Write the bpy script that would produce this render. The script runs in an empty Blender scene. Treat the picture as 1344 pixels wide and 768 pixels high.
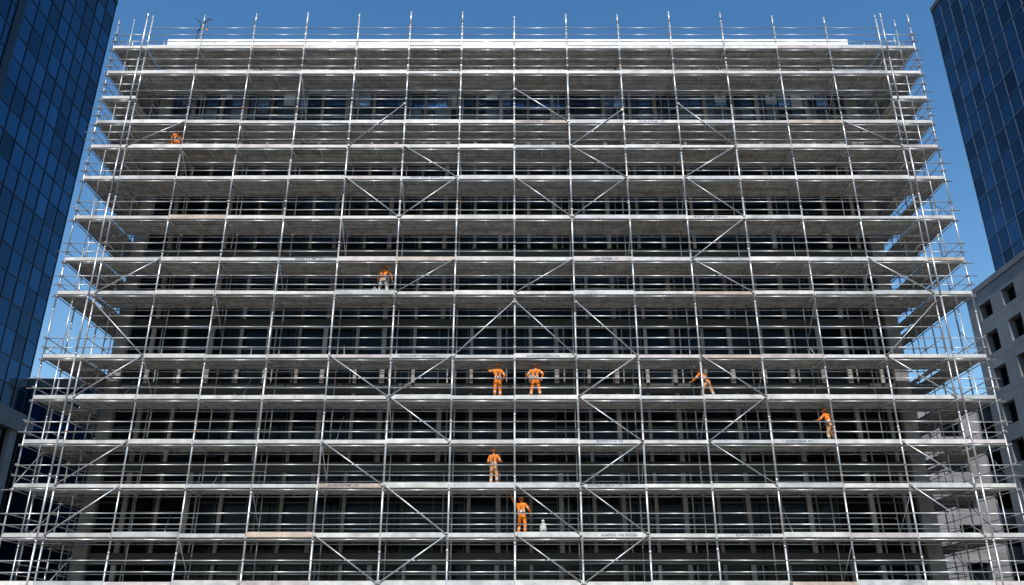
import bpy, math, random
from mathutils import Vector, Matrix
random.seed(7)
EYE = 1.6
scene = bpy.context.scene
COL = scene.collection

# ------------------------------------------------------------------ materials
def mat(name, col, rough=0.6, metal=0.0, var=0.0, noise=0.0, nscale=3.0, bump=0.0, bscale=20.0, col2=None, spec=None):
    m = bpy.data.materials.new(name); m.use_nodes = True
    nt = m.node_tree; N = nt.nodes; L = nt.links
    b = N['Principled BSDF']
    b.inputs['Roughness'].default_value = rough
    b.inputs['Metallic'].default_value = metal
    if spec is not None: b.inputs['Specular IOR Level'].default_value = spec
    base = N.new('ShaderNodeRGB'); base.outputs[0].default_value = (*col, 1)
    out = base.outputs[0]
    if col2 is not None:
        g = N.new('ShaderNodeNewGeometry')
        r = N.new('ShaderNodeValToRGB'); r.color_ramp.interpolation = 'CONSTANT'
        r.color_ramp.elements[0].color = (*col, 1)
        r.color_ramp.elements[0].position = 0
        r.color_ramp.elements[1].color = (*col2[0], 1)
        r.color_ramp.elements[1].position = col2[1]
        for c, p in col2[2:]:
            e = r.color_ramp.elements.new(p); e.color = (*c, 1)
        L.new(g.outputs['Random Per Island'], r.inputs[0]); out = r.outputs[0]
    if var > 0:
        g = N.new('ShaderNodeNewGeometry')
        wn = N.new('ShaderNodeTexWhiteNoise'); wn.noise_dimensions = '1D'
        L.new(g.outputs['Random Per Island'], wn.inputs['W'])
        mr = N.new('ShaderNodeMapRange'); mr.inputs['To Min'].default_value = 1 - var; mr.inputs['To Max'].default_value = 1 + var
        L.new(wn.outputs['Value'], mr.inputs['Value'])
        mx = N.new('ShaderNodeVectorMath'); mx.operation = 'SCALE'
        L.new(out, mx.inputs[0]); L.new(mr.outputs[0], mx.inputs['Scale']); out = mx.outputs[0]
    if noise > 0:
        tc = N.new('ShaderNodeTexCoord')
        n = N.new('ShaderNodeTexNoise'); n.inputs['Scale'].default_value = nscale; n.inputs['Detail'].default_value = 6
        n.inputs['Roughness'].default_value = 0.65
        L.new(tc.outputs['Object'], n.inputs['Vector'])
        mr = N.new('ShaderNodeMapRange'); mr.inputs['From Min'].default_value = 0.3; mr.inputs['From Max'].default_value = 0.7
        mr.inputs['To Min'].default_value = 1 - noise; mr.inputs['To Max'].default_value = 1 + noise * 0.6
        L.new(n.outputs[0], mr.inputs['Value'])
        mx = N.new('ShaderNodeVectorMath'); mx.operation = 'SCALE'
        L.new(out, mx.inputs[0]); L.new(mr.outputs[0], mx.inputs['Scale']); out = mx.outputs[0]
    L.new(out, b.inputs['Base Color'])
    if bump > 0:
        tc = N.new('ShaderNodeTexCoord')
        n = N.new('ShaderNodeTexNoise'); n.inputs['Scale'].default_value = bscale; n.inputs['Detail'].default_value = 4
        L.new(tc.outputs['Object'], n.inputs['Vector'])
        bp = N.new('ShaderNodeBump'); bp.inputs['Strength'].default_value = bump; bp.inputs['Distance'].default_value = 0.02
        L.new(n.outputs[0], bp.inputs['Height']); L.new(bp.outputs[0], b.inputs['Normal'])
    return m

M = {}
M['tube'] = mat('galvanised_tube', (0.56, 0.57, 0.59), 0.36, 0.55, var=0.25, noise=0.25, nscale=1.5)
M['coupler'] = mat('coupler_steel', (0.30, 0.29, 0.28), 0.5, 0.5, var=0.3,
                   col2=[(0.30, 0.29, 0.28), 0.3, ((0.42, 0.40, 0.36), 0.6), ((0.35, 0.16, 0.07), 0.97)])
M['plank'] = mat('galvanised_plank', (0.45, 0.445, 0.43), 0.55, 0.15, var=0.22, noise=0.40, nscale=2.2, bump=0.4, bscale=30,
                 col2=[(0.49, 0.48, 0.45), 0.35, ((0.36, 0.36, 0.36), 0.7), ((0.40, 0.33, 0.26), 0.92)])
M['toe'] = mat('toe_board', (0.60, 0.595, 0.59), 0.5, 0.0, var=0.12, noise=0.38, nscale=1.6,
               col2=[(0.52, 0.53, 0.54), 0.4, ((0.66, 0.65, 0.63), 0.62), ((0.54, 0.44, 0.37), 0.87), ((0.58, 0.52, 0.52), 0.92)])
M['letter'] = mat('blue_lettering', (0.04, 0.08, 0.18), 0.6)
M['fin'] = mat('facade_pilaster', (0.26, 0.25, 0.24), 0.7, var=0.4, noise=0.4, nscale=1.2, bump=0.2)
M['spandrel'] = mat('spandrel_panel', (0.045, 0.045, 0.047), 0.6, var=0.2, noise=0.35, nscale=1.0)
M['frame'] = mat('window_frame', (0.03, 0.03, 0.03), 0.45, 0.1, var=0.2)
M['white'] = mat('white_coping', (0.78, 0.78, 0.76), 0.6, noise=0.12, nscale=0.8)
M['concrete'] = mat('concrete_wall', (0.16, 0.157, 0.15), 0.85, noise=0.3, nscale=0.6, bump=0.3)
M['winglass'] = mat('facade_glass', (0.004, 0.005, 0.006), 0.08, 0.0, var=0.6, spec=0.10)
M['topglass'] = mat('top_floor_glass', (0.10, 0.17, 0.26), 0.08, 0.75, var=0.5,
                    col2=[(0.05, 0.09, 0.14), 0.35, ((0.30, 0.43, 0.58), 0.72)])
M['blind'] = mat('window_blind', (0.45, 0.46, 0.46), 0.8, var=0.3)

def tower_glass(name, c1, c2):
    return mat(name, c1, 0.05, 0.75, var=0.30, noise=0.30, nscale=0.06, col2=[c2, 0.5, ((c1[0]*0.55, c1[1]*0.55, c1[2]*0.55), 0.8)])
M['tglass'] = tower_glass('tower_blue_glass', (0.016, 0.085, 0.175), (0.022, 0.110, 0.215))
M['tglass_r'] = tower_glass('tower_navy_glass', (0.024, 0.062, 0.12), (0.032, 0.082, 0.155))
M['tmull'] = mat('tower_mullion', (0.010, 0.016, 0.028), 0.4, 0.3)
M['tmull_r'] = mat('tower_mullion_light', (0.09, 0.13, 0.19), 0.35, 0.4)
M['stone'] = mat('grey_stone_cladding', (0.22, 0.22, 0.235), 0.75, var=0.12, noise=0.2, nscale=0.5, bump=0.15)
M['stonegap'] = mat('cladding_joint', (0.08, 0.08, 0.08), 0.9)

# ------------------------------------------------------------------ mesh builder
class MB:
    def __init__(s): s.v = []; s.f = []; s.m = []; s.sm = []
    def box(s, x0, x1, y0, y1, z0, z1, mi=0, faces=None):
        b = len(s.v)
        s.v += [(x0,y0,z0),(x1,y0,z0),(x1,y1,z0),(x0,y1,z0),(x0,y0,z1),(x1,y0,z1),(x1,y1,z1),(x0,y1,z1)]
        for q in ((0,3,2,1),(4,5,6,7),(0,1,5,4),(1,2,6,5),(2,3,7,6),(3,0,4,7)):
            s.f.append(tuple(b+i for i in q)); s.m.append(mi); s.sm.append(False)
    def tube(s, p0, p1, r, r1=None, n=8, mi=0, cap=True):
        p0 = Vector(p0); p1 = Vector(p1); r1 = r if r1 is None else r1
        d = (p1-p0)
        if d.length < 1e-6: return
        d.normalize()
        a = Vector((0,0,1)) if abs(d.z) < 0.9 else Vector((1,0,0))
        u = d.cross(a).normalized(); w = d.cross(u)
        b = len(s.v)
        for k in range(n):
            t = 2*math.pi*k/n; o = u*math.cos(t)+w*math.sin(t)
            s.v.append(tuple(p0+o*r))
        for k in range(n):
            t = 2*math.pi*k/n; o = u*math.cos(t)+w*math.sin(t)
            s.v.append(tuple(p1+o*r1))
        for k in range(n):
            k2 = (k+1) % n
            s.f.append((b+k, b+n+k, b+n+k2, b+k2)); s.m.append(mi); s.sm.append(True)
        if cap:
            s.f.append(tuple(b+k for k in range(n))); s.m.append(mi); s.sm.append(False)
            s.f.append(tuple(b+n+k for k in reversed(range(n)))); s.m.append(mi); s.sm.append(False)
    def path(s, pts, rs, n=8, mi=0):
        for i in range(len(pts)-1):
            s.tube(pts[i], pts[i+1], rs[i], rs[i+1], n, mi)
            if i: s.ball(pts[i], rs[i]*1.0, mi, 6, 4)
        s.ball(pts[-1], rs[-1], mi, 6, 4)
    def ball(s, c, r, mi=0, nu=12, nv=8, vmin=-90, M4=None, shape=None):
        if not isinstance(r, (tuple, list, Vector)): r = (r, r, r)
        c = Vector(c); b = len(s.v)
        for j in range(nv+1):
            ph = math.radians(vmin + (90-vmin)*j/nv)
            for i in range(nu):
                th = 2*math.pi*i/nu
                p = Vector((math.cos(ph)*math.cos(th)*r[0], math.cos(ph)*math.sin(th)*r[1], math.sin(ph)*r[2]))
                if shape: p = shape(p)
                if M4: p = M4 @ p
                s.v.append(tuple(c+p))
        for j in range(nv):
            for i in range(nu):
                i2 = (i+1) % nu
                s.f.append((b+j*nu+i, b+j*nu+i2, b+(j+1)*nu+i2, b+(j+1)*nu+i)); s.m.append(mi); s.sm.append(True)
    def quad(s, a, b_, c, d, mi=0):
        b = len(s.v); s.v += [tuple(a), tuple(b_), tuple(c), tuple(d)]
        s.f.append((b, b+1, b+2, b+3)); s.m.append(mi); s.sm.append(False)
    def obj(s, name, mats, parent=None):
        me = bpy.data.meshes.new(name); me.from_pydata(s.v, [], s.f)
        for m in mats: me.materials.append(m)
        me.polygons.foreach_set('material_index', s.m)
        me.polygons.foreach_set('use_smooth', s.sm)
        me.update()
        o = bpy.data.objects.new(name, me); COL.objects.link(o)
        if parent: o.parent = parent
        return o
def empty(name, loc=(0,0,0)):
    e = bpy.data.objects.new(name, None); e.location = loc; COL.objects.link(e); return e

# ------------------------------------------------------------------ scaffolding
BAY = 3.07; NB = 14; FY = 39.6; DEP = 1.9; BY = FY+DEP
XS = [(i-7)*BAY for i in range(NB+1)]
LV = [0.35, 2.63, 4.71, 6.95, 9.03, 11.21, 13.31, 16.73, 18.63, 21.09, 23.52, 25.52, 27.13, 30.52, 32.31]
LV = [h+EYE-0.06 for h in LV]
TOP = 34.75+EYE
OUT = 1.95            # width of the return scaffolds
YR = [FY, FY+DEP, FY+DEP+2.57, FY+DEP+5.14, FY+DEP+7.71]
XL, XR = XS[0], XS[-1]
scaf = empty('scaffolding')
std = MB(); led = MB(); cpl = MB(); plk = MB(); toe = MB(); brc = MB(); loose = MB()
RS = 0.040; RR = 0.025
rails_of = {}
for k, h in enumerate(LV):
    nxt = LV[k+1] if k+1 < len(LV) else h+2.2
    r = [0.52, 1.02]
    if nxt-h > 2.9: r += [1.62, 2.2]
    rails_of[k] = [h+x for x in r]
    if k == len(LV)-1: rails_of[k] = [h+0.5, h+1.0, h+1.5]

def standard(x, y, z0, z1, r=RS):
    z = z0; off = random.uniform(0, 1.0)
    first = True
    while z < z1-0.01:
        zn = min(z1, z+(3.0-off if first else 3.0)); first = False
        jx = random.uniform(-.008, .008)
        std.tube((x+jx, y, z), (x+jx, y, zn), r)
        if zn < z1-.3: std.tube((x, y, zn-0.06), (x, y, zn+0.06), r*1.14)
        z = zn
for i, x in enumerate(XS):
    zt = TOP + random.uniform(-0.25, 0.2)
    standard(x, FY, 0.05, zt, 0.050 if 2 < i < 12 else 0.044)
    standard(x+random.uniform(-.05,.05), BY, 0.05, TOP-0.5+random.uniform(-0.3,0.1), 0.032)
    for yy in (FY, BY): plk.box(x-.12, x+.12, yy-.12, yy+.12, 0.035, 0.06)
# outer lines of the returns and doubled corner standards
for sx, xc in ((-1, XL), (1, XR)):
    xo = xc+sx*OUT
    for y in YR:
        standard(xo, y, 0.05, TOP-random.uniform(0.0, 0.5), 0.040)
        plk.box(xo-.12, xo+.12, y-.12, y+.12, 0.035, 0.06)
        if y > BY: standard(xc, y, 0.05, TOP-random.uniform(0.2, 0.7), 0.034)
    standard(xc+sx*0.30, FY-0.07, 0.05, TOP, 0.050)
    standard(xo-sx*0.85, FY+0.02, 0.05, TOP-0.4, 0.026)
    for y in YR[1:]: standard(xo-sx*0.95, y, 0.05, TOP-0.8, 0.024)

def jz(a=0.012): return random.uniform(-a, a)
def rail_x(x0, x1, y, z, r=RR):
    a, b = jz(), jz()
    led.tube((x0, y, z+a), (x1, y, z+b), r, n=6)
def rail_y(x, y0, y1, z, r=RR):
    led.tube((x, y0, z+jz()), (x, y1, z+jz()), r, n=6)
for k, h in enumerate(LV):
    for i in range(NB):
        x0, x1 = XS[i], XS[i+1]
        rail_x(x0, x1, FY-0.01, h-0.16, 0.027)      # ledgers below the deck
        rail_x(x0, x1, BY+0.01, h-0.16, 0.027)
        for q, zz in enumerate(rails_of[k]):
            rail_x(x0-0.03, x1+0.03, FY+0.035, zz, RR)
            if q < 1 or random.random() < 0.75: rail_x(x0-0.03, x1+0.03, BY-0.035, zz+0.04, 0.020)
    for i, x in enumerate(XS):
        led.tube((x, FY-0.12, h-0.10), (x, BY+0.25, h-0.10), 0.030, n=6)
        led.tube((x, FY, h+1.02), (x, BY, h+1.02), 0.022, n=6) if i in (0, NB) else None
        if 0 < i < NB and (k*7+i*3) % 5 == 0:
            led.tube((x+.05, FY, h-0.2), (x+.05, BY, max(0.1, h-1.9)), 0.02, n=6)
        for zz in [h-0.16, h-0.10]+rails_of[k]:
            cpl.box(x-.056, x+.056, FY-.054, FY+.070, zz-.03, zz+.03)
            if random.random() < .6: cpl.box(x-.05, x+.05, BY-.06, BY+.05, zz-.03, zz+.03)
        if i < NB:   # intermediate transom
            led.tube((x+BAY/2, FY-0.03, h-0.115), (x+BAY/2, BY+0.05, h-0.115), 0.022, n=6)
RET_LV = LV[:13]+[28.77+EYE-.06]+LV[13:]
for sx, xc in ((-1, XL), (1, XR)):
    xo = xc+sx*OUT
    for k, h in enumerate(RET_LV):
        for zz in (h-0.16, h+0.5, h+1.0):
            e = random.uniform(0.12, 0.55)
            a, b = sorted((xc-sx*0.05, xo+sx*e))
            rail_x(a, b, FY+0.03, zz, RR)
            if random.random() < .7:
                rail_x(min(xc, xo+sx*.2), max(xc, xo+sx*.2), YR[-1], zz, .022)
            for j in range(len(YR)-1):
                rail_y(xo, YR[j]-(random.uniform(.1,.4) if j == 0 else 0), YR[j+1]+.05, zz, RR)
                if YR[j] >= BY-0.01: rail_y(xc, YR[j], YR[j+1], zz, .022)
            cpl.box(xo-.06, xo+.06, FY-.05, FY+.09, zz-.035, zz+.035)
        for y in YR:
            led.tube((min(xc, xo)-.15, y, h-0.11), (max(xc, xo)+.15, y, h-0.11), 0.03, n=6)
        for j in range(len(YR)-1):
            if (j+k) % 3 == 0:
                brc.tube((xo+sx*.04, YR[j], h), (xo+sx*.04, YR[j+1], h+2.0), 0.022, n=6)

# decks: pressed-steel planks with turned-down lips and cross ribs
def plank(x0, x1, y0, y1, z, along='x'):
    t = 0.012
    plk.box(x0, x1, y0, y1, z-t, z)
    if along == 'x':
        for ya in (y0+.001, y1-.013): plk.box(x0+.001, x1-.001, ya, ya+.012, z-.06, z-t-.001)
        plk.box(x0+.002, x1-.002, (y0+y1)/2-.02, (y0+y1)/2+.02, z-.03, z-t-.001)
        n = 6
        for q in range(n):
            xx = x0+(x1-x0)*(q+.5)/n
            plk.box(xx-.02, xx+.02, y0+.02, y1-.02, z-.052, z-t-.002)
    else:
        for xa in (x0+.001, x1-.013): plk.box(xa, xa+.012, y0+.001, y1-.001, z-.06, z-t-.001)
        plk.box((x0+x1)/2-.02, (x0+x1)/2+.02, y0+.002, y1-.002, z-.03, z-t-.001)
        n = 5
        for q in range(n):
            yy = y0+(y1-y0)*(q+.5)/n
            plk.box(x0+.02, x1-.02, yy-.02, yy+.02, z-.052, z-t-.002)
NP = 6; PW = (DEP-0.04)/NP
for k, h in enumerate(LV):
    if k == 0: continue
    for i in range(NB):
        for p in range(NP):
            y0 = FY+.02+p*PW
            dz = random.uniform(-.006, .006)
            e = random.uniform(.004, .03)
            plank(XS[i]+e, XS[i+1]-.004, y0+.008, y0+PW-.008, h+dz)
        # toe board: overlapping individual boards
        hh = random.choice((.16, .19, .21, .23))
        toe.box(XS[i]-.0, XS[i+1]-.025, FY-.072, FY-.040+random.uniform(-.004,.004), h-.06+jz(.01), h-.06+hh+jz(.012))
        if random.random() < .85:
            toe.box(XS[i]+.05, XS[i+1]-.05, BY+.06, BY+.09, h-.01, h+.15)
for sx, xc in ((-1, XL), (1, XR)):
    for k, h in enumerate(RET_LV):
        if k == 0: continue
        a, b = sorted((xc+sx*.05, xc+sx*(OUT-.05)))
        n = 6; w = (b-a)/n
        for j in range(len(YR)-1):
            for p in range(n):
                if random.random() < .03: continue
                plank(a+p*w+.008, a+(p+1)*w-.008, YR[j]+.02, YR[j+1]-.01, h+random.uniform(-.006,.006), 'y')
            xo = xc+sx*OUT
            toe.box(min(xo, xo+sx*.03), max(xo, xo+sx*.03), YR[j]+.03, YR[j+1]-.02, h-.03, h+.15)
        toe.box(a-.02, b+.02, FY-.06, FY-.03, h-.05, h+.13)

# loose tubes leaning and lying on the decks
for q in range(34):
    k = random.randint(2, 13); h = LV[k]; i = random.choice((0, 0, 1, 2, 4, 6, 9, 11, 12, 13, 13)); x = XS[i]+random.uniform(.3, 2.6)
    L = min(1.75, (LV[k+1]-h)*.85)
    loose.tube((x, FY+1.1, h+.01), (x+random.uniform(-.35, .35), BY-.08, h+L*random.uniform(.6, 1)), .022, n=6)
    if q % 3 == 0:
        for s_ in range(4):
            loose.tube((x-1.0+s_*.03, FY+1.2+s_*.06, h+.035), (x+1.1, FY+1.22+s_*.06, h+.035), .024, n=6)

# diagonal braces: (bay, lower height, upper height, rising right?)
E = EYE
BR = [(4,25.5,28.3,1),(7,27.1,29.3,0),(8,25.5,27.9,1),(10,25.5,28.3,0),(5,23.5,25.5,0),(8,23.5,25.5,0),(10,23.5,25.5,1),
      (4,21.1,23.5,0),(5,21.1,23.5,1),(7,21.1,23.5,0),(8,21.1,23.5,1),(10,21.1,23.5,0),(10,18.6,21.0,1),
      (7,16.7,18.6,1),(5,16.7,18.6,1),(10,16.7,18.6,0),(13,16.7,18.6,0),(0,16.7,18.6,1),
      (8,13.3,16.2,0),(6,13.3,16.2,1),(7,13.3,16.2,0),(13,13.3,16.2,1),(0,13.3,16.2,0),
      (4,11.2,13.3,0),(5,11.2,13.3,1),(8,11.2,13.3,1),(10,11.2,13.3,0),(13,11.2,13.3,0),(0,11.2,13.3,1),
      (5,9.0,11.2,0),(8,9.0,11.2,0),(10,9.0,11.2,1),
      (4,6.95,9.0,0),(8,6.95,9.0,1),(10,6.95,9.0,0),(0,6.95,9.0,1),(13,6.95,9.0,0),
      (5,4.7,6.95,0),(7,4.7,6.95,0),(8,4.7,6.95,0),(13,4.7,6.95,0),
      (4,2.6,4.7,0),(5,2.6,4.7,1),(8,2.6,4.7,1),(7,2.6,4.7,0),(0,4.7,6.9,1),
      (0,25.5,27.1,1),(13,25.5,27.1,0),(2,0.3,2.6,1),(11,0.3,2.6,0)]
for bay, z0, z1, up in BR:
    x0, x1 = XS[bay]+.06, XS[bay+1]-.06
    z0 += E+.02; z1 += E-.02
    a, b = ((x0, FY-.10, z0), (x1, FY-.10, z1)) if up else ((x0, FY-.10, z1), (x1, FY-.10, z0))
    brc.tube(a, b, 0.029, n=8)
    for p in (a, b): cpl.box(p[0]-.06, p[0]+.06, FY-.135, FY-.02, p[2]-.05, p[2]+.05)
std.obj('standards', [M['tube']], scaf)
led.obj('ledgers_and_guardrails', [M['tube']], scaf)
cpl.obj('couplers', [M['coupler']], scaf)
plk.obj('deck_planks', [M['plank']], scaf)
toe.obj('toe_boards', [M['toe']], scaf)
brc.obj('diagonal_braces', [M['tube']], scaf)
loose.obj('loose_tubes', [M['tube']], scaf)

def lettering(txt, x, h, size=0.15):
    c = bpy.data.curves.new('toe_board_lettering', 'FONT'); c.body = txt; c.size = size; c.extrude = 0.001
    c.space_character = 1.05
    o = bpy.data.objects.new('toe_board_lettering', c); COL.objects.link(o); o.parent = scaf
    o.rotation_euler = (math.pi/2, 0, 0); o.location = (x, FY-.080, h); c.materials.append(M['letter'])
    c.offset = 0.001
for bay, k in ((8,8),(5,6),(7,6),(10,9),(5,10),(8,4),(11,4),(4,3),(8,3),(8,2),(10,2),(9,12),(7,12),(3,8)):
    lettering(random.choice(('SCAFFOLD HIRE 0417 220', 'ACCESS SYSTEMS  LTD', 'HEIGHT SAFETY  SCAFFOLD', 'SCAFFOLDING  CO')), XS[bay]+random.uniform(.25,.9), LV[k]-.01, .14)

# ------------------------------------------------------------------ building being refurbished
bld = empty('office_building')
GY = 42.25; BX0, BX1 = -21.0, 20.3; BTOP = 34.6+EYE
g = MB(); fr = MB(); fin = MB(); sp = MB(); con = MB(); tg = MB(); bl = MB()
con.box(BX0+.05, BX1-.05, GY+.45, 62, 0, BTOP-.6)
FL = [0.0, 5.2, 9.6, 13.7, 17.3, 21.5, 25.7, 29.0, 32.6]
for a in range(len(FL)):
    z0 = FL[a]; z1 = FL[a+1] if a+1 < len(FL) else BTOP-.7
    sp.box(BX0, BX1, GY-.10, GY+.44, z0-.0, z0+.55)
    zz = z0+.56
    x = BX0+.1
    pi = 0
    top = (a == 7)
    while x < BX1-.3:
        w = BAY/4 if top else BAY/2
        x1 = min(x+w, BX1-.1)
        G = tg if top else g
        t = random.uniform(-.004, .004); t2 = random.uniform(-.004, .004)
        zm = zz+(z1-zz)*random.choice((.5, .62, .62))
        G.quad((x, GY+t, zz), (x1, GY-t, zz), (x1, GY-t+t2, zm), (x, GY+t+t2, zm))
        G.quad((x, GY+t, zm+.03), (x1, GY-t, zm+.03), (x1, GY-t+t2, z1), (x, GY+t+t2, z1))
        fr.box(x-.025, x+.025, GY-.06, GY+.02, zz, z1)
        fr.box(x+.026, x1-.026, GY-.05, GY+.02, zm-.02, zm+.05)
        if top and random.random() < .30:
            hb = random.uniform(.3, 1.2)
            bl.box(x+.04, x1-.04, GY-.012, GY-.006, z1-hb, z1-.05)
        x = x1; pi += 1
    # pilasters / fins
    for i in range(-7, 7):
        xb = i*BAY
        for off, w, dd in ((.75, .17, .22), (2.15, .22, .22), (2.62, .06, .14)):
            if random.random() < (.28 if w < .1 else .12): continue
            xx = xb+off+random.uniform(-.05, .05)
            if BX0 < xx < BX1-.3: fin.box(xx, xx+w, GY-dd, GY-.07, zz, z1-.01)
# corner piers, cornice, coping
for xx in (BX0-.25, BX1-.45):
    fin.box(xx, xx+.7, GY-.32, GY+.44, 0, BTOP-.7)
con.box(BX0-.3, BX1+.3, GY-.45, 62.3, BTOP-.69, BTOP-.46)
cop = MB(); cop.box(BX0-.4, BX1+.3, GY-.6, GY+.3, BTOP-.455, BTOP)
cop.box(BX0-.4, BX0+.3, GY+.31, 62.4, BTOP-.455, BTOP); cop.box(BX1-.3, BX1+.3, GY+.31, 62.4, BTOP-.455, BTOP)
for side, xx in ((-1, BX0), (1, BX1)):
    for a in range(len(FL)-1):
        for q in range(6):
            y0 = 43.6+q*3.0
            x_ = xx+.05 if side < 0 else xx-.05
            g.quad((x_+side*.01, y0, FL[a]+1.2), (x_+side*.01, y0+1.8, FL[a]+1.2), (x_+side*.01, y0+1.8, FL[a+1]-.5), (x_+side*.01, y0, FL[a+1]-.5))
            fr.box(min(x_, x_+side*.06), max(x_, x_+side*.06), y0-.06, y0, FL[a]+1.2, FL[a+1]-.5)
            fr.box(min(x_, x_+side*.06), max(x_, x_+side*.06), y0+1.8, y0+1.86, FL[a]+1.2, FL[a+1]-.5)
con.obj('structure', [M['concrete']], bld); g.obj('window_glass', [M['winglass']], bld); tg.obj('top_floor_glass', [M['topglass']], bld)
fr.obj('window_frames', [M['frame']], bld); fin.obj('pilasters', [M['fin']], bld); sp.obj('spandrels', [M['spandrel']], bld)
bl.obj('window_blinds', [M['blind']], bld); cop.obj('roof_coping', [M['white']], bld)

# ------------------------------------------------------------------ glass towers
def curtain(glass, mull, P, U, W, z0, z1, N, pw, ph, jit=.006, mw=.035):
    """P origin, U horizontal unit vector, N outward normal"""
    P = Vector(P); U = Vector(U); N = Vector(N); nu = max(1, round(W/pw)); nv = max(1, round((z1-z0)/ph))
    pw = W/nu; ph = (z1-z0)/nv; Z = Vector((0,0,1))
    for i in range(nu):
        for j in range(nv):
            a = P+U*(i*pw)+Z*(z0+j*ph); t1 = random.uniform(-jit, jit); t2 = random.uniform(-jit, jit)
            glass.quad(a+N*t1, a+U*pw+N*t2, a+U*pw+Z*ph-N*t1, a+Z*ph-N*t2)
    def bar(a, b, c1, hw, d):
        v = [a-c1*hw-N*.03, a+c1*hw-N*.03, a+c1*hw+N*d, a-c1*hw+N*d, b-c1*hw-N*.03, b+c1*hw-N*.03, b+c1*hw+N*d, b-c1*hw+N*d]
        q = len(mull.v); mull.v += [tuple(x) for x in v]
        for f in ((0,3,2,1),(4,5,6,7),(0,1,5,4),(1,2,6,5),(2,3,7,6),(3,0,4,7)):
            mull.f.append(tuple(q+x for x in f)); mull.m.append(0); mull.sm.append(False)
    for i in range(nu+1):
        bar(P+U*(i*pw)+Z*z0, P+U*(i*pw)+Z*z1, U, mw, .05)
    for j in range(nv+1):
        bar(P+Z*(z0+j*ph), P+U*W+Z*(z0+j*ph), Z, mw*(1.5 if j % 2 == 0 else .8), .04)

# left tower
lt = empty('glass_office_tower')
gl = MB(); mu = MB(); st = MB()
LX = -40; LYF = 66.5; LYN = -25; LH = 59.6+E; PH = 17.2+E
curtain(gl, mu, (LX, LYN, 0), (0,1,0), LYF-LYN, PH, LH, (1,0,0), 1.55, 2.0, jit=.009)
curtain(gl, mu, (LX-30, LYN, 0), (1,0,0), 30, PH, LH, (0,-1,0), 1.55, 2.0)
curtain(gl, mu, (LX, LYF, 0), (-1,0,0), 30, PH, LH, (0,1,0), 1.55, 2.0)
core = MB(); core.box(LX-29.8, LX-.3, LYN+.3, LYF-.3, 0, LH+.1)
core.box(LX-30.1, LX+.08, LYN-.08, LYF+.08, LH+.02, LH+.5)
core.box(LX-.29, LX+.10, 53.2, 54.1, PH, LH)      # dark vertical band on the glass face, full glazed height
st.box(LX-30.5, LX+.8, LYN-.8, LYF+.8, PH-1.5, PH-.05)
for q in range(24):
    y = LYN+q*3.9
    st.box(LX-.2, LX+.6, y, y+.9, 0, PH-1.51)
pg = MB(); curtain(pg, mu, (LX+.25, LYN, 0), (0,1,0), LYF-LYN, 0.2, PH-1.52, (1,0,0), 1.3, 2.1)
gl.obj('glass_panels', [M['tglass']], lt); mu.obj('mullions', [M['tmull']], lt); core.obj('core', [M['tmull']], lt)
st.obj('podium_cladding', [M['stone']], lt); pg.obj('podium_glass', [M['winglass']], lt)

# stone block with punched windows, walls on -x and -y sides
def punched(st, wg, core, X, YN, YF, H, depth, fh=3.15, front=False):
    z = H-.02; rows = []
    while z > .5:
        zb = max(0, z-fh); rows.append((zb, z)); z = zb
    for zi, (zb, zt) in enumerate(rows):
        hw = zt-.75 if zi else zt-1.2
        lo = zb+.55
        def seg(a, b, z0, z1, on):
            if on == 'y': st.box(X, X+.75, a, b, z0, z1)
            else: st.box(a, b, YN, YN+.75, z0, z1)
        y = YF
        while y > YN+.8:
            y1 = y-1.75; y2 = y1-1.9
            seg(max(y1+.006, YN+.76), y-.006, zb+.008, zt-.008, 'y')
            if y2 < YN+.8: break
            seg(y2+.006, y1-.006, hw, zt-.008, 'y'); seg(y2+.006, y1-.006, zb+.008, lo, 'y')
            xg = X+.6
            wg.quad((xg, y1, lo), (xg, y2, lo), (xg, y2, hw), (xg, y1, hw))
            y = y2
        if front:
            xa, xb = X, X+depth
            x = xa
            while x < xb-3.7:
                seg(x+.006, x+1.744, zb+.008, zt-.008, 'x')
                seg(x+1.756, x+3.644, hw, zt-.008, 'x'); seg(x+1.756, x+3.644, zb+.008, lo, 'x')
                wg.quad((x+1.75, YN+.6, lo), (x+3.65, YN+.6, lo), (x+3.65, YN+.6, hw), (x+1.75, YN+.6, hw))
                x += 3.65
            seg(x+.006, xb, zb+.008, zt-.008, 'x')
    core.box(X+.76, X+depth, YN+.77, YF-.05, 0, H-.03)
# right tower
rt = empty('glass_office_tower')
gl = MB(); mu = MB(); st = MB(); core = MB(); wg = MB()
RX = 42; RYF = 66.5; RYN = -25; RH = 58.6+E; PR = 29.2+E
curtain(gl, mu, (RX, RYF, 0), (0,-1,0), RYF-RYN, PR, RH, (-1,0,0), 1.5, 1.95, jit=.009, mw=.03)
curtain(gl, mu, (RX, RYN, 0), (1,0,0), 30, PR, RH, (0,-1,0), 1.5, 1.95, mw=.03)
curtain(gl, mu, (RX+30, RYF, 0), (-1,0,0), 30, PR, RH, (0,1,0), 1.5, 1.95, mw=.03)
core.box(RX+.3, RX+29.8, RYN+.3, RYF-.3, PR-1, RH+.1)
core.box(RX-.08, RX+30.1, RYN-.08, RYF+.08, RH+.02, RH+.5)
punched(st, wg, core, RX-.45, RYN-.5, 71.2, PR, 29, front=True)
st.box(RX-.55, RX+30.4, RYN-.6, 71.4, PR+.0, PR+.5)
gl.obj('glass_panels', [M['tglass_r']], rt); mu.obj('mullions', [M['tmull_r']], rt); core.obj('core', [M['stonegap']], rt)
st.obj('podium_cladding', [M['stone']], rt); wg.obj('podium_windows', [M['winglass']], rt)
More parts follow.
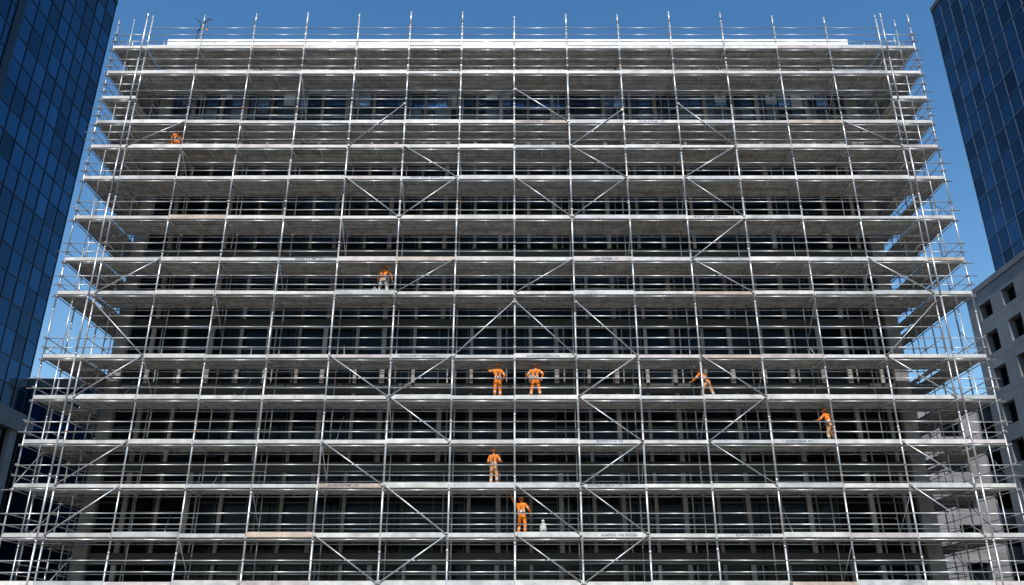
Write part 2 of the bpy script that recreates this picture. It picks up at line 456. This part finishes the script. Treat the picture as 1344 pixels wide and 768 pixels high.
# lower stone building further along the right-hand side street
rb = empty('stone_office_block'); st = MB(); core = MB(); wg = MB()
punched(st, wg, core, 36.5, 74, 112, 21.5, 34, front=True)
st.box(36.2, 71, 73.7, 112, 21.5, 22.0)
st.obj('cladding', [M['stone']], rb); wg.obj('windows', [M['winglass']], rb); core.obj('core', [M['stonegap']], rb)
# glazed block further along the left-hand side street
lb = empty('glazed_office_block'); gl = MB(); mu = MB(); st = MB(); core = MB()
curtain(gl, mu, (-74, 78, 0), (1,0,0), 42, .3, 24.5, (0,-1,0), 1.6, 3.4, mw=.08)
curtain(gl, mu, (-32, 78, 0), (0,1,0), 34, .3, 24.5, (1,0,0), 1.6, 3.4, mw=.08)
core.box(-73.8, -32.2, 78.2, 111.8, 0, 24.4); st.box(-74.3, -31.7, 77.7, 112.3, 24.55, 25.4)
for q in range(8): st.box(-74+q*5.93, -73.5+q*5.93, 77.7, 77.94, 0, 24.5)
gl.obj('glass_panels', [M['tglass']], lb); mu.obj('mullions', [M['tmull']], lb); core.obj('core', [M['tmull']], lb); st.obj('cladding', [M['stone']], lb)

# ------------------------------------------------------------------ ground
M['asphalt'] = mat('asphalt', (0.05, 0.05, 0.052), 0.9, noise=0.3, nscale=0.8, bump=0.3, bscale=60)
M['paving'] = mat('paving', (0.28, 0.27, 0.26), 0.85, noise=0.2, nscale=0.5, bump=0.2)
M['paint'] = mat('road_paint', (0.75, 0.75, 0.73), 0.6, noise=0.2)
gm = MB(); gm.quad((-1500,-1500,-.13),(1500,-1500,-.13),(1500,1500,-.13),(-1500,1500,-.13)); gm.obj('ground', [M['asphalt']])
rd = MB(); rd.quad((-200,14,-.126),(200,14,-.126),(200,30,-.126),(-200,30,-.126)); rd.obj('road', [M['asphalt']])
mk = MB()
for i in range(-25, 26): mk.box(i*6, i*6+3, 21.93, 22.07, -.125, -.121)
for yy in (14.5, 29.4): mk.box(-150, 150, yy, yy+.1, -.125, -.121)
mk.obj('road_markings', [M['paint']])
pv = MB(); pv.box(-38.5, 40.5, 30.0, 41.7, -.12, .03); pv.box(-38.5, 40.5, -30, 14, -.12, 0.03)
pv.obj('pavement', [M['paving']])
kb = MB(); kb.box(-38.5, 40.5, 29.84, 29.995, -.12, .035); kb.box(-38.5, 40.5, 14.005, 14.16, -.12, .035); kb.obj('kerb', [M['concrete']])

# ------------------------------------------------------------------ workers
W = {}
W['orange'] = mat('hi_vis_orange_cloth', (0.88, 0.22, 0.012), 0.8, noise=0.3, nscale=6, bump=0.8, bscale=12)
W['tan'] = mat('work_trousers', (0.66, 0.34, 0.16), 0.85, noise=0.35, nscale=6, bump=0.8, bscale=12)
W['grey'] = mat('grey_trousers', (0.42, 0.38, 0.36), 0.85, noise=0.3, nscale=6)
W['band'] = mat('reflective_band', (0.62, 0.62, 0.56), 0.4)
W['skin'] = mat('skin', (0.45, 0.26, 0.18), 0.55)
W['boot'] = mat('work_boot', (0.10, 0.07, 0.05), 0.7)
W['helmet'] = mat('orange_hard_hat', (0.90, 0.24, 0.015), 0.35)
W['harness'] = mat('harness_webbing', (0.05, 0.05, 0.06), 0.7)
W['hair'] = mat('hair', (0.04, 0.025, 0.015), 0.8)
W['eye'] = mat('eye', (0.03, 0.02, 0.02), 0.2)

def hand(mb, w, d, side, grip=.6, mi=0):
    w = Vector(w); d = Vector(d).normalized()
    a = Vector((0,1,0)) if abs(d.y) < .8 else Vector((0,0,1))
    lat = d.cross(a).normalized(); nrm = lat.cross(d).normalized()
    R = Matrix((lat, nrm, d)).transposed()
    mb.ball(w+d*.045, (.043, .017, .055), mi, 10, 6, M4=R)
    for q in range(4):
        L = (.075, .085, .08, .06)[q]; o = (q-1.5)*.021
        p = w+d*.088+lat*o; pts = [p]; ang = 0
        for s_ in range(3):
            ang += grip*(.6, .9, .7)[s_]
            p = p+(d*math.cos(ang)+nrm*math.sin(ang))*L*(.45, .32, .23)[s_]; pts.append(p)
        mb.path(pts, (.0105, .0095, .0085, .007), 6, mi)
    p = w+d*.025-lat*.036*side; pts = [p]
    p = p+(d*.6-lat*side*.7+nrm*.3).normalized()*.04; pts.append(p)
    p = p+(d*.85-lat*side*.1+nrm*.5).normalized()*.032; pts.append(p)
    mb.path(pts, (.013, .011, .009), 6, mi)

def worker(x, h, dy=.30, rot=0, lean=0, hip_drop=0, legs=None, arms=None, head_tilt=0, trouser='orange', s=1.05, lean_side=0):
    e = empty('construction_worker', (x, FY+dy, h+.002)); e.rotation_euler[2] = math.radians(rot); e.scale = (s, s, s)
    pz = .95-hip_drop
    Rl = Matrix.Rotation(math.radians(-lean), 3, 'X') @ Matrix.Rotation(math.radians(lean_side), 3, 'Y')
    P0 = Vector((0, 0, pz))
    up = lambda v: P0+Rl@Vector(v)
    J = {'pelvis': P0, 'waist': up((0,0,.16)), 'chest': up((0,0,.36)), 'neck0': up((0,-.0,.49)), 'neck': up((0,.01,.555))}
    Hd = Rl @ Matrix.Rotation(math.radians(head_tilt), 3, 'X')
    J['head'] = J['neck']+Hd@Vector((0,.01,.08))
    for sd, nm in ((-1,'L'), (1,'R')):
        J['sh'+nm] = up((sd*.190, 0, .455))
        J['hip'+nm] = P0+Vector((sd*.095, 0, -.06))
    legs = legs or {}
    J['kneL'] = Vector(legs.get('kL', (-.13, .03, .50))); J['ankL'] = Vector(legs.get('aL', (-.15, 0, .10)))
    J['kneR'] = Vector(legs.get('kR', (.13, .03, .50))); J['ankR'] = Vector(legs.get('aR', (.15, 0, .10)))
    arms = arms or {}
    eL = Vector(arms.get('eL', (-.10, -.03, -.28))); wL = Vector(arms.get('wL', (-.02, .10, -.24)))
    eR = Vector(arms.get('eR', (.10, -.03, -.28))); wR = Vector(arms.get('wR', (.02, .10, -.24)))
    J['elL'] = J['shL']+eL; J['wrL'] = J['elL']+wL; J['elR'] = J['shR']+eR; J['wrR'] = J['elR']+wR
    rad = {'pelvis': .155, 'waist': .140, 'chest': .160, 'neck0': .090, 'neck': .062, 'shL': .080, 'shR': .080, 'hipL': .108, 'hipR': .108,
           'kneL': .078, 'kneR': .078, 'ankL': .062, 'ankR': .062, 'elL': .057, 'elR': .057, 'wrL': .040, 'wrR': .040, 'head': .05}
    names = list(rad)
    ed = [('pelvis','waist'),('waist','chest'),('chest','neck0'),('neck0','neck'),('neck','head'),('pelvis','hipL'),('pelvis','hipR'),
          ('hipL','kneL'),('kneL','ankL'),('hipR','kneR'),('kneR','ankR'),('chest','shL'),('chest','shR'),('shL','elL'),('elL','wrL'),('shR','elR'),('elR','wrR')]
    me = bpy.data.meshes.new('skel'); me.from_pydata([tuple(J[n]) for n in names], [(names.index(a), names.index(b)) for a, b in ed], [])
    o = bpy.data.objects.new('skel', me); COL.objects.link(o)
    o.modifiers.new('Skin', 'SKIN'); 
    for i, n in enumerate(names):
        sv = me.skin_vertices[0].data[i]; sv.radius = (rad[n], rad[n]); sv.use_root = (n == 'pelvis')
    ss = o.modifiers.new('S', 'SUBSURF'); ss.levels = 2; ss.render_levels = 2
    dg = bpy.context.evaluated_depsgraph_get()
    bm = bpy.data.meshes.new_from_object(o.evaluated_get(dg))
    bpy.data.objects.remove(o)
    bm.name = 'body'
    for k in ('orange', trouser, 'band', 'skin', 'boot'): bm.materials.append(W[k])
    for p in bm.polygons:
        c = p.center; best = None
        for a, b in ed:
            A, B = J[a], J[b]; AB = B-A; t = max(0, min(1, (c-A).dot(AB)/AB.length_squared)); d = (c-(A+AB*t)).length-.5*(rad[a]*(1-t)+rad[b]*t)
            if best is None or d < best[0]: best = (d, a, b, t)
        _, a, b, t = best
        mi = 0
        if b.startswith('kne') or b.startswith('ank') or b.startswith('hip'): mi = 1
        if b.startswith('ank') and .30 < t < .44: mi = 2
        if a == 'pelvis' and b == 'waist' and t > .62: mi = 2
        if b.startswith('el') and .55 < t < .72: mi = 2
        if b in ('head',) or (b == 'neck' and t > .5): mi = 3
        p.material_index = mi; p.use_smooth = True
    ob = bpy.data.objects.new('body', bm); COL.objects.link(ob); ob.parent = e
    # head
    hm = MB()
    def hs(p):
        q = p.copy()
        if q.z < 0: q.x *= 1+q.z*2.2; q.y *= 1+q.z*.8
        return q
    hc = J['head']+Hd@Vector((0,.01,.03))
    hm.ball(hc, (.076, .096, .118), 0, 16, 12, M4=Hd.to_4x4(), shape=hs)
    F = lambda v: hc+Hd@Vector(v)
    hm.path([F((0,.088,.012)), F((0,.115,-.025))], (.009,.014), 6, 0)
    for sd in (-1, 1):
        hm.ball(F((sd*.078,-.005,-.005)), (.012,.018,.030), 0, 8, 6, M4=Hd.to_4x4())
        hm.ball(F((sd*.030,.084,.008)), .011, 1, 8, 6)
    hm.path([F((-.022,.086,-.058)), F((.022,.086,-.058))], (.005,.005), 6, 3)
    hm.ball(F((0,-.022,.012)), (.081,.085,.105), 2, 14, 8, vmin=-25, M4=Hd.to_4x4())
    hm.obj('head', [W['skin'], W['eye'], W['hair'], W['harness']], e)
    he = MB()
    he.ball(F((0,-.002,.035)), (.114,.137,.118), 0, 18, 8, vmin=-12, M4=Hd.to_4x4())
    b0 = len(he.v); nn = 18
    for k in range(nn):
        th = 2*math.pi*k/nn; ex = .018+.035*max(0, math.sin(th))
        for rr, zz in ((0, 0), (ex, -.008)):
            he.v.append(tuple(F(((.110+rr)*math.cos(th), (.133+rr)*math.sin(th), .020+zz))))
    for k in range(nn):
        k2 = (k+1) % nn; he.f.append((b0+2*k, b0+2*k+1, b0+2*k2+1, b0+2*k2)); he.m.append(0); he.sm.append(True)
    he.path([F((0,-.10,.115)), F((0,-.03,.153)), F((0,.05,.151)), F((0,.11,.105))], (.012,.014,.014,.012), 6, 0)
    he.obj('hard_hat', [W['helmet']], e)
    # hands
    hh = MB()
    hand(hh, J['wrL'], wL, 1, .6); hand(hh, J['wrR'], wR, -1, .6); hh.obj('hands', [W['skin']], e)
    # boots
    bt = MB()
    for n in ('L', 'R'):
        a = J['ank'+n]
        bt.tube((a.x, a.y-.005, a.z-.045), (a.x, a.y, a.z+.12), .058, .066, 10)
        bt.ball((a.x, a.y+.075, a.z-.045), (.052, .14, .052), 0, 12, 8)
        bt.box(a.x-.05, a.x+.05, a.y-.07, a.y+.21, a.z-.10, a.z-.072)
    bt.obj('boots', [W['boot']], e)
    # harness, belt and tool pouches
    ha = MB()
    def strap(pts, r=.016): ha.path([up(p) for p in pts], [r]*len(pts), 6)
    for sd in (-1, 1):
        strap([(sd*.11,.13,.05), (sd*.10,.155,.30), (sd*.10,.06,.475), (sd*.10,-.06,.475), (sd*.03,-.155,.33), (sd*-.10,-.135,.06)])
    n = 14
    ring = [(.155*math.cos(2*math.pi*k/n), .145*math.sin(2*math.pi*k/n), .05) for k in range(n+1)]
    strap(ring, .022)
    for sd in (-1, 1):
        c = up((sd*.175, -.03, -.02)); ha.ball(c, (.040, .065, .09), 0, 8, 6)
    ha.obj('harness', [W['harness']], e)
    return e

D = lambda k: LV[k]
# standing, one arm raised to the work, the other at the waist
worker(-.84, D(5), rot=8, arms={'eL': (-.20,.10,-.02), 'wL': (-.06,.10,.24), 'eR': (.14,-.04,-.25), 'wR': (-.10,.16,-.14)}, legs={'kL':(-.12,.02,.5),'aL':(-.14,-.02,.1),'kR':(.12,.05,.5),'aR':(.13,.02,.1)})
# standing, hands on hips, feet apart
worker(1.03, D(5), rot=-6, arms={'eL': (-.19,-.06,-.20), 'wL': (.10,.08,-.20), 'eR': (.19,-.06,-.20), 'wR': (-.10,.08,-.20)}, legs={'kL':(-.18,.03,.49),'aL':(-.24,-.02,.1),'kR':(.18,.03,.49),'aR':(.23,.02,.1)})
# leaning forward with legs apart
worker(9.5, D(5), rot=35, lean=32, hip_drop=.06, head_tilt=20, trouser='tan', arms={'eL': (-.14,.14,-.22), 'wL': (-.05,.20,-.10), 'eR': (.12,.10,-.24), 'wR': (0,.12,-.22)},
       legs={'kL':(-.20,.10,.48),'aL':(-.26,.16,.1),'kR':(.20,-.06,.48),'aR':(.32,-.16,.1)})
# turned sideways, stooping
worker(15.3, D(4), rot=25, lean=18, hip_drop=.03, head_tilt=10, trouser='tan', arms={'eL': (-.12,.14,-.20), 'wL': (.02,.22,.02), 'eR': (.10,.10,-.24), 'wR': (-.04,.22,-.06)},
       legs={'kL':(-.13,.10,.48),'aL':(-.15,.02,.1),'kR':(.12,.08,.48),'aR':(.16,-.10,.1)})
# standing looking up
worker(-.99, D(3), rot=-20, lean=-3, head_tilt=8, trouser='tan', arms={'eL': (-.10,.02,-.27), 'wL': (.08,.20,.06), 'eR': (.12,.02,-.26), 'wR': (-.06,.20,.04)})
# reaching up to a tube, stepping
worker(.34, D(2), rot=-15, lean=8, lean_side=-6, trouser='orange', arms={'eL': (-.20,.04,.20), 'wL': (-.10,.04,.25), 'eR': (.14,.02,-.24), 'wR': (.06,.16,-.16)},
       legs={'kL':(-.16,.16,.52),'aL':(-.22,.12,.1),'kR':(.14,-.02,.50),'aR':(.16,-.14,.1)})
# stooping over equipment
worker(-6.83, D(7), rot=-12, lean=16, hip_drop=.04, head_tilt=8, trouser='grey', arms={'eL': (-.17,.06,-.20), 'wL': (.0,.10,-.23), 'eR': (.17,.06,-.20), 'wR': (.0,.10,-.23)},
       legs={'kL':(-.18,.10,.48),'aL':(-.24,0,.1),'kR':(.18,.10,.48),'aR':(.24,0,.1)})
# crouching
worker(-18.87, D(11), dy=.30, rot=30, lean=20, hip_drop=.38, head_tilt=20, arms={'eL': (-.06,.18,-.18), 'wL': (.02,.16,-.14), 'eR': (.06,.18,-.18), 'wR': (-.02,.16,-.14)},
       legs={'kL':(-.20,.34,.52),'aL':(-.16,.08,.1),'kR':(.20,.30,.44),'aR':(.16,-.05,.1)})

# ------------------------------------------------------------------ loose site items
M['sack'] = mat('white_sack', (0.55, 0.55, 0.54), 0.8, noise=0.25, nscale=5, bump=.6, bscale=8)
def sack(x, h, dy, w=.22, hh=.5, name='rubble_sack'):
    b = MB()
    def sh(p):
        q = p.copy(); t = (p.z/hh)
        k = 1.0-.45*max(0, t)**2+.06*math.sin(9*math.atan2(p.y, p.x)+4*t); q.x *= k; q.y *= k; return q
    b.ball((0,0,hh*.92), (w, w*.75, hh), 0, 20, 12, shape=sh)
    b.ball((0,0,hh*1.85), (w*.45, w*.35, .09), 0, 12, 6, shape=sh)
    o = b.obj(name, [M['sack']]); o.location = (x, FY+dy, h); o.rotation_euler[2] = random.uniform(0, 3); return o
sack(1.31, D(2), .4, .19, .38)

# core drill on a short stand by the stooping worker
t = MB()
t.tube((-.25,0,.02),(0,0,.55),.018); t.tube((.25,.05,.02),(0,0,.55),.018); t.tube((0,-.2,.02),(0,0,.55),.018)
t.ball((0,0,.62),(.12,.10,.10),1,12,8); t.tube((.1,0,.64),(.3,-.05,.66),.03,mi=1); t.tube((.3,-.05,.60),(.3,-.05,.72),.07,n=12)
t.obj('core_drill_stand', [M['tube'], W['harness']]).location = (-7.25, FY+.35, D(7))

# bent hoist arm at the roof edge, top left
t = MB(); 
t.path([(0,0,0),(0,0,1.0),(.35,0,1.7),(.55,0,2.0)], [.05,.045,.04,.035], 8)
t.path([(.15,0,1.3),(.05,0,1.75),(-.25,0,2.0)], [.03,.03,.025], 8); t.tube((.55,0,2.0),(.8,0,1.9),.03)
t.tube((.55,0,2.0),(.55,0,1.2),.01); t.ball((.55,0,1.12),(.06,.06,.10),1,8,6); t.box(-.25,.25,-.2,.2,-.06,.0)
t.obj('roof_hoist', [M['frame'], W['helmet']]).location = (-19.9, GY-.05, BTOP+.06)

# ------------------------------------------------------------------ light, sky, camera
EL, AZ = 50, 187
w = bpy.data.worlds.new('World'); scene.world = w; w.use_nodes = True
nt = w.node_tree; bg = nt.nodes['Background']; sky = nt.nodes.new('ShaderNodeTexSky'); sky.sky_type = 'NISHITA'
sky.sun_disc = False; sky.sun_elevation = math.radians(EL); sky.sun_rotation = math.radians(AZ)
sky.air_density = 1.3; sky.dust_density = 0.0; sky.ozone_density = 1.6; sky.altitude = 50
hs_ = nt.nodes.new('ShaderNodeHueSaturation'); hs_.inputs['Saturation'].default_value = 1.30
nt.links.new(sky.outputs[0], hs_.inputs['Color']); nt.links.new(hs_.outputs[0], bg.inputs['Color']); bg.inputs['Strength'].default_value = 0.15
sl = bpy.data.lights.new('sun', 'SUN'); sl.energy = 5.0; sl.angle = math.radians(.5); sl.color = (1, .95, .87)
so = bpy.data.objects.new('sun', sl); COL.objects.link(so)
d = Vector((math.sin(math.radians(AZ))*math.cos(math.radians(EL)), math.cos(math.radians(AZ))*math.cos(math.radians(EL)), math.sin(math.radians(EL))))
so.rotation_euler = (-d).to_track_quat('-Z', 'Y').to_euler()
cam = bpy.data.cameras.new('camera'); co = bpy.data.objects.new('camera', cam); COL.objects.link(co)
cam.lens = 36*1100/1344; cam.sensor_width = 36; cam.clip_end = 4000; cam.clip_start = .1
co.location = (-.13, 0, EYE); co.rotation_euler = (math.radians(90+22.9), 0, 0)
scene.camera = co
scene.view_settings.view_transform = 'Standard'; scene.view_settings.look = 'None'
